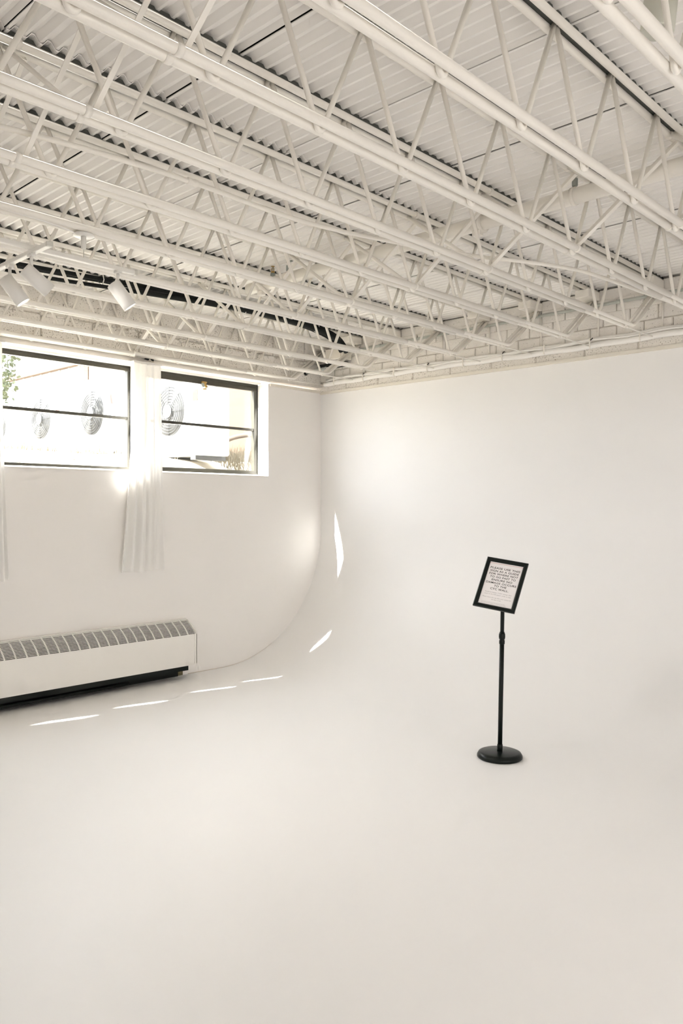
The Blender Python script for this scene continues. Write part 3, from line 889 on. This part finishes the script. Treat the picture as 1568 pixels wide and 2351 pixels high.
# cable bundle and conduit along the back wall
bd = thing('cable_bundle', (-6.7, YW, 3.22), 'strapped bundle of white pipes and cables along the back wall', 'cables')
def sag_path(x0, x1, y, z, sag, step=0.27, ph=0.0):
    p = []; x = x0; i = 0
    while x < x1:
        p.append((x, y, z + (sag if i % 2 else -sag) + 0.006 * math.sin(x * 2.1 + ph))); x += step; i += 1
    return smooth_path(p, 4)
MB().tube(sag_path(-6.72, 1.5, YW - 0.055, 3.212, 0.004), 0.027, 12).build('cable', M['cable'], bd)
MB().tube(sag_path(-6.70, 1.5, YW - 0.050, 3.258, 0.006, 0.31, 1), 0.018, 10).build('cable', M['cable'], bd)
MB().tube(sag_path(-6.68, 1.5, YW - 0.070, 3.247, 0.009, 0.37, 2), 0.010, 8).build('cable', M['cable'], bd)
for i in range(15):
    xs_ = -6.55 + 0.46 * i
    MB().obox((xs_, YW - 0.052, 3.232), (1, 0, 0), (0, 1, 0), (0, 0, 1), 0.012, 0.075, 0.096, 0.01).build('strap', M['joist'], bd)
    if i % 2: MB().obox((xs_ + 0.02, YW - 0.085, 3.262), (.8, 0, .6), (0, 1, 0), (-.6, 0, .8), 0.03, 0.006, 0.006).build('cable_tie_end', M['gasket'], bd)
for k in range(2, 11):
    MB().tube([(jx(k) + 0.06, YW - 0.008, 3.28), (jx(k) + 0.06, YW - 0.008, 3.57)], 0.008, 8).build('hanger_rod', M['joist'], bd)
gc = thing('wall_conduit', (-6.2, YW, 3.575), 'grey green conduit under the deck on the back wall', 'conduit')
MB().tube([(-6.45, YW - 0.02, 3.560), (1.5, YW - 0.02, 3.592)], 0.015, 10).build('conduit_run', M['green_pipe'], gc)
for i in range(8):
    MB().lathe((-5.9 + 0.93 * i, YW - 0.02, 3.563 + .0037 * i), (1, 0, 0), [(0.015, 0), (0.019, 0.002), (0.019, 0.03), (0.015, 0.032)], 12).build('conduit_coupling', M['green_pipe'], gc)
sb = thing('pipe_stub', (XW, 6.55, 3.33), 'short grey green pipe stub in the room corner', 'pipe')
MB().tube([(XW + 0.0, 6.58, 3.33), (XW + 0.28, 6.66, 3.362)], 0.022, 12).build('stub_pipe', M['green_pipe'], sb)
MB().lathe((XW + 0.002, 6.581, 3.33), (1, .28, .1), [(0.024, 0), (0.032, 0.0), (0.032, 0.02), (0.024, 0.022)], 14).build('collar', M['gasket'], sb)
MB().tube([(XW + 0.27, 6.657, 3.361), (XW + 0.52, 6.75, 3.40)], 0.012, 10).build('thin_pipe', M['cable'], sb)

# black insulated lines between the second and third joists
bl = thing('insulated_pipes', (-5.95, 4.5, 3.6), 'black foam insulated pipes running under the deck by the windows', 'pipes')
bp_ = [(-5.95, 0.9, 3.52), (-5.95, 2.65, 3.580), (-5.95, 3.68, 3.628), (-5.95, 4.6, 3.655), (-5.95, 5.13, 3.660), (-5.95, 5.72, 3.645), (-5.955, 6.05, 3.605), (-5.965, 6.23, 3.560), (-5.985, 6.33, 3.515), (-6.00, 6.39, 3.470)]
for (dx, dz, low, r0, r1) in ((0.0, 0.0, 0.0, 0.019, 0.032), (0.030, -0.030, -0.045, 0.016, 0.030), (-0.055, -0.010, 0.008, 0.014, 0.028)):
    pth = smooth_path([(x + dx, y - abs(dz) * 0.5, z + dz + low * max(0.0, min(1.0, (4.9 - y) / 1.6))) for x, y, z in bp_])
    MB().tube(pth, [r0 + (r1 - r0) * max(0.0, min(1.0, (p.y - 3.4) / 1.4)) for p in pth], 12).build('insulated_pipe', M['black_foam'], bl)
for yb in (3.4, 4.9, 5.9):
    MB().tube([(-5.95, yb, Z_DECK), (-5.905, yb, 3.60), (-5.95, yb + .01, 3.56), (-6.0, yb, 3.60), (-5.96, yb, Z_DECK)], 0.004, 6).build('wire_loop', M['cable'], bl)
jb = thing('junction_box', (-6.45, 6.72, 3.50), 'cream junction box high in the room corner', 'box')
MB().obox((-6.46, 6.76, 3.52), (1, 0, 0), (0, 1, 0), (0, 0, 1), 0.28, 0.16, 0.13, 0.006).build('box_body', M['joist'], jb)
MB().obox((-6.46, 6.677, 3.52), (1, 0, 0), (0, 1, 0), (0, 0, 1), 0.24, 0.008, 0.10, 0.003).build('cover', M['trim'], jb)
MB().obox((-6.58, 6.79, 3.415), (1, 0, 0), (0, 1, 0), (0, 0, 1), 0.42, 0.09, 0.05, 0.004).build('dark_sleeve', M['gasket'], jb)
MB().obox((-3.35, 3.86, 3.728), (1, 0, 0), (0, .9, .43), (0, -.43, .9), 0.05, 0.045, 0.022, 0.008).build('plastic_cap', M['purple'], None, (-3.35, 3.86, 3.72), label='small purple plastic cap wedged above the seventh joist', category='cap')

# ------------------------------------------------------------------ lights under the joists
def spot_head(name, pivot, aim, label, track, r=0.039, length=0.155, watts=7.0):
    aim = Vector(aim).normalized(); pivot = Vector(pivot)
    s = thing(name, pivot, label, 'spotlight', 'white track spotlights')
    MB().tube([pivot + Vector((0, 0, 0.0)), pivot + Vector((0, 0, -0.085))], 0.0085, 10).build('stem', M['white_metal'], s)
    MB().obox(pivot + Vector((0, 0, -0.006)), (1, 0, 0), (0, 1, 0), (0, 0, 1), 0.045, 0.03, 0.016, 0.004).build('track_adapter', M['white_metal'], s)
    c0 = pivot + Vector((0, 0, -0.105)) - aim * (length * 0.28)
    MB().lathe(c0, aim, [(0.004, 0.0), (r - 0.006, 0.0), (r, 0.004), (r, length), (r - 0.004, length), (r - 0.005, length - 0.006)], 32).build('lamp_housing', M['white_metal'], s)
    if watts > 0:
        MB().lathe(c0, aim, [(r - 0.0055, length - 0.012), (r - 0.0055, length - 0.004), (0.01, length - 0.002)], 28).build('lens', M['lens'], s)
        ld = bpy.data.lights.new('spot_beam', 'SPOT')
        ld.energy = watts; ld.spot_size = math.radians(110); ld.spot_blend = 1.0; ld.color = (1.0, 0.955, 0.90); ld.shadow_soft_size = 0.06
        lo = bpy.data.objects.new('spot_beam', ld)
        lo.location = (c0 + aim * (length + 0.01)) * U
        lo.rotation_euler = aim.to_track_quat('-Z', 'Y').to_euler()
        COL.objects.link(lo)
    return s
TX, TYB, TZ = -3.925, 1.858, 3.06
tl = thing('track_light_rail', (TX, 1.9, TZ), 'white crossed track rails hung below the joists', 'track light')
MB().obox((TX, 1.66, TZ), (1, 0, 0), (0, 1, 0), (0, 0, 1), 0.030, 1.60, 0.024, 0.003).build('track', M['white_metal'], tl)
MB().obox((-4.24, TYB, TZ - 0.022), (1, 0, 0), (0, 1, 0), (0, 0, 1), 1.0, 0.030, 0.022, 0.003).build('track', M['white_metal'], tl)
MB().obox((TX, 2.452, TZ), (1, 0, 0), (0, 1, 0), (0, 0, 1), 0.033, 0.02, 0.027, 0.003).build('end_cap', M['light_grey'], tl)
MB().obox((-3.742, TYB, TZ - 0.022), (1, 0, 0), (0, 1, 0), (0, 0, 1), 0.02, 0.033, 0.026, 0.003).build('end_cap', M['light_grey'], tl)
cy_ = 2.14
MB().lathe((TX, cy_, ZB - 0.036), (0, 0, 1), [(0.010, 0), (0.055, 0.003), (0.058, 0.008), (0.050, 0.014), (0.02, 0.016)], 28).build('ceiling_canopy', M['white_metal'], tl)
MB().lathe((TX, cy_, ZB - 0.105), (0, 0, 1), [(0.006, 0), (0.013, 0.006), (0.014, 0.012), (0.014, 0.07)], 16).build('cable_gripper', M['white_metal'], tl)
MB().tube([(TX, cy_, TZ), (TX, cy_, ZB - 0.10)], 0.0022, 6).build('suspension_cable', M['light_grey'], tl)
MB().tube([(TX, 1.1, TZ), (TX, 1.1, ZB)], 0.0022, 6).build('suspension_cable', M['light_grey'], tl)
MB().tube(smooth_path([(TX + 0.01, 1.2, ZB + 0.02), (TX + 0.03, 1.6, ZB - 0.012), (TX + 0.02, 1.95, ZB - 0.020), (TX, cy_ - 0.03, ZB - 0.03)]), 0.004, 6).build('feed_cable', M['cable'], tl)
AIM = (0.24, 0.50, -0.74)
spot_head('track_spotlight', (-4.185, TYB, TZ - 0.033), AIM, 'lit white cylinder spotlight at the left end of the cross rail', tl)
spot_head('track_spotlight', (-3.925, TYB - 0.005, TZ - 0.033), (0.11, 0.71, -0.53), 'white cylinder spotlight where the two rails cross', tl)
spot_head('track_spotlight', (TX, 2.345, TZ - 0.012), AIM, 'lit white cylinder spotlight near the right end of the long rail', tl)
spot_head('track_spotlight', (TX, 1.35, TZ - 0.012), (0.62, 0.60, -0.70), 'added unseen white spotlight on the long rail, farthest from the back wall', tl)  # head out of view, added to brighten the room
dl = thing('ceiling_downlight', (-1.17, 2.95, Z_DECK), 'large white cylinder downlight between the joists at the upper right', 'downlight')
MB().lathe((-1.165, 2.95, Z_DECK + 0.01), Vector((-0.09, -0.05, -1)), [(0.01, 0), (0.060, 0.0), (0.0605, 0.225), (0.054, 0.232), (0.052, 0.20)], 36).build('can', M['can_grey'], dl)
MB().lathe((-1.165, 2.95, Z_DECK + 0.01), Vector((-0.09, -0.05, -1)), [(0.01, 0.185), (0.053, 0.185), (0.053, 0.19), (0.01, 0.19)], 28).build('diffuser', M['light_grey'], dl)

# ------------------------------------------------------------------ outside the windows
gm = MB(); vs_ = []; fs_ = []
gx = [XO - 0.02, -7.55, -7.85, -8.4, -9.5, -11, -14, -22, -60]
gz = [2.00, 2.14, 2.28, 2.36, 2.42, 2.45, 2.48, 2.5, 2.5]
gy = [-30, -8, -4, 0, 2, 3, 4, 4.6, 5.2, 5.8, 6.6, 8, 12, 30]
rg = random.Random(3)
for y in gy:
    for x, z in zip(gx, gz):
        vs_.append((x, y, z + (rg.uniform(-.03, .03) if x > -14 and x < -7.5 else 0)))
ng = len(gx)
for j in range(len(gy) - 1):
    for i in range(ng - 1):
        fs_.append((j * ng + i, (j + 1) * ng + i, (j + 1) * ng + i + 1, j * ng + i + 1))
gm.add(vs_, fs_, True)
gm.build('ground', M['soil'], label='pale dry bank outside the windows', kind='structure')

def ground_z(x):
    for i in range(ng - 1):
        if gx[i + 1] <= x <= gx[i]:
            t = (x - gx[i]) / (gx[i + 1] - gx[i]); return gz[i] + (gz[i + 1] - gz[i]) * t
    return 2.4
def condenser(xc, label, w=1.12, tagged=True):
    y0, y1 = 5.55, 5.95
    zb = ground_z(xc) + 0.03; h = 1.02
    c = thing('air_condenser', (xc, (y0 + y1) / 2, zb - 0.05), label, 'air conditioner', 'condensers outside the windows')
    MB().obox((xc, (y0 + y1) / 2, zb + h / 2), (1, 0, 0), (0, 1, 0), (0, 0, 1), w, y1 - y0, h, 0.02).build('cabinet', M['ac_white'], c)
    fx, fz, R = xc - 0.10, zb + 0.55, 0.30
    MB().lathe((fx, y0 + 0.004, fz), (0, -1, 0), [(0.01, 0), (R, 0), (R, 0.006), (0.01, 0.006)], 36).build('fan_opening', M['ac_void'], c)
    g = MB()
    for rr in range(8):
        r = 0.06 + rr * 0.034
        ring = [(fx + r * math.cos(t * math.pi / 16), y0 - 0.024 + 0.010 * (r / R) ** 2, fz + r * math.sin(t * math.pi / 16)) for t in range(33)]
        g.tube(ring, 0.0045, 5, caps=False)
    for q in range(8):
        a = q * math.pi / 4
        g.tube([(fx + 0.06 * math.cos(a), y0 - 0.024, fz + 0.06 * math.sin(a)), (fx + R * math.cos(a), y0 - 0.008, fz + R * math.sin(a))], 0.004, 5)
    g.build('fan_grille', M['ac_grille'], c)
    MB().lathe((fx, y0 - 0.03, fz), (0, -1, 0), [(0.08, 0), (0.08, 0.006), (0.02, 0.008)], 20).build('grille_hub', M['ac_white'], c)
    for sx in (-1, 1):
        MB().box(xc + sx * w * .36 - 0.05, xc + sx * w * .36 + 0.05, y0 - 0.02, y1 + 0.02, zb - 0.05, zb).build('foot', M['ac_grille'], c)
    if tagged: MB().obox((xc + 0.42, y0 - 0.002, zb + 0.70), (1, 0, 0), (0, 1, 0), (0, 0, 1), 0.10, 0.004, 0.13).build('warning_label', M['red_tag'], c)
    return c
condenser(-8.02, 'white condenser with round fan grille seen through the right window')
condenser(-9.85, 'white condenser with round fan grille at the right of the left window')
condenser(-11.35, 'white condenser in the middle of the left window')
condenser(-12.85, 'white condenser at the far left of the left window', tagged=False)
# low building behind them
bx0, bx1, by = -26.0, -6.2, 8.2
sh = thing('neighbour_building', ((bx0 + bx1) / 2, by + 1.5, 2.4), 'pale building with an orange brown roof edge behind the condensers', 'building')
MB().box(bx0, bx1, by, by + 3, 2.2, 4.62).build('wall', M['siding'], sh)
MB().box(bx0 - 0.2, bx1 + 0.2, by - 0.12, by + 3.2, 4.62, 4.72).build('roof_edge', M['brown_trim'], sh)
bt_me = MB().box(-0.03, 0.03, -0.025, 0.0, 2.2, 4.62).mesh('batten', M['siding'], (0, 0, 0))
i = 0
xx = bx0 + 0.3
while xx < bx1:
    inst('batten', bt_me, sh, (xx - (bx0 + bx1) / 2, -1.5, -2.4)); xx += 0.42
MB().box(-14.95, -14.78, by - 0.05, by, 3.9, 4.62).build('corner_board', M['brown_trim'], sh)
MB().box(-10.4, -9.7, by - 0.04, by, 2.45, 3.9).build('door', M['brown_trim'], sh)
MB().box(-12.9, -12.0, by - 0.04, by, 2.45, 3.6).build('door', M['brown_trim'], sh)
# tree at the left
trn = random.Random(8)
tb = Vector((-10.0, 4.02, 2.42))
tr_ = thing('garden_tree', tb, 'leafy green tree at the left edge of the left window', 'tree')
tk_ = MB().tube(smooth_path([tb - Vector((0, 0, .05)), tb + Vector((0.03, 0.02, 0.5)), tb + Vector((-0.03, 0.05, 1.1)), tb + Vector((0.05, 0.1, 2.0))]), [0.05] * 8 + [0.035] * 8, 8)
tk_.build('trunk', M['bark'], tr_)
lf = MB()
for i in range(1500):
    a, b2 = trn.uniform(0, 2 * math.pi), trn.uniform(-1, 1)
    rr = trn.uniform(0.3, 1) ** .5
    p = tb + Vector((0, 0.06, 1.15)) + Vector((math.cos(a) * 0.46 * rr * math.sqrt(1 - b2 * b2), math.sin(a) * 0.42 * rr * math.sqrt(1 - b2 * b2), b2 * 0.85 * rr))
    d = Vector((trn.uniform(-1, 1), trn.uniform(-1, 1), trn.uniform(-.8, .5))).normalized()
    s_ = d.cross(Vector((trn.uniform(-1, 1), trn.uniform(-1, 1), trn.uniform(-1, 1)))).normalized()
    L, w_ = trn.uniform(0.05, 0.09), trn.uniform(0.018, 0.03)
    lf.add([p, p + d * L * .5 + s_ * w_, p + d * L, p + d * L * .5 - s_ * w_], [(0, 1, 2, 3)])
lf.build('foliage', M['leaf'], tr_, kind='stuff')
# dry grass and a fallen branch on the bank
gr = MB()
for i in range(2600):
    if i < 1500: x, y = trn.uniform(-9.4, -7.6), trn.uniform(2.2, 7.6)
    else: x, y = trn.uniform(-8.3, -7.6), trn.uniform(5.5, 7.2)
    if 5.45 < y < 6.05 and x < -7.4: y += 0.65
    z = ground_z(x) - 0.01
    L = trn.uniform(0.06, 0.20) * (1.5 if i >= 1500 else 1.0)
    d = Vector((trn.uniform(-.5, .5), trn.uniform(-.5, .5), 1)).normalized()
    s_ = Vector((trn.uniform(-1, 1), trn.uniform(-1, 1), 0)).normalized() * 0.006
    p = Vector((x, y, z))
    gr.add([p - s_, p + s_, p + d * L + Vector((0, 0, -.02))], [(0, 1, 2)])
gr.build('bank_grass', M['dry_grass'], None, (-8, 5, 2.3), label='dry pale grass blades on the bank outside', category='grass', kind='stuff')
br_ = thing('fallen_branch', (-8.25, 6.9, 2.55), 'fallen forked branch lying on the bank behind the right window', 'branch')
MB().tube(smooth_path([(-8.75, 6.55, 2.46), (-8.4, 6.75, 2.66), (-8.05, 7.0, 2.70), (-7.75, 7.3, 2.66)]), 0.032, 8).build('limb', M['bark'], br_)
MB().tube([(-8.1, 6.96, 2.69), (-7.95, 7.08, 2.52), (-7.9, 7.1, 2.30)], 0.018, 7).build('twig', M['bark'], br_)
MB().tube([(-8.2, 6.9, 2.69), (-8.0, 7.0, 2.5), (-7.86, 7.0, 2.30)], 0.012, 6).build('twig', M['bark'], br_)

for o in bpy.data.objects:
    if '_o' in o: del o['_o']
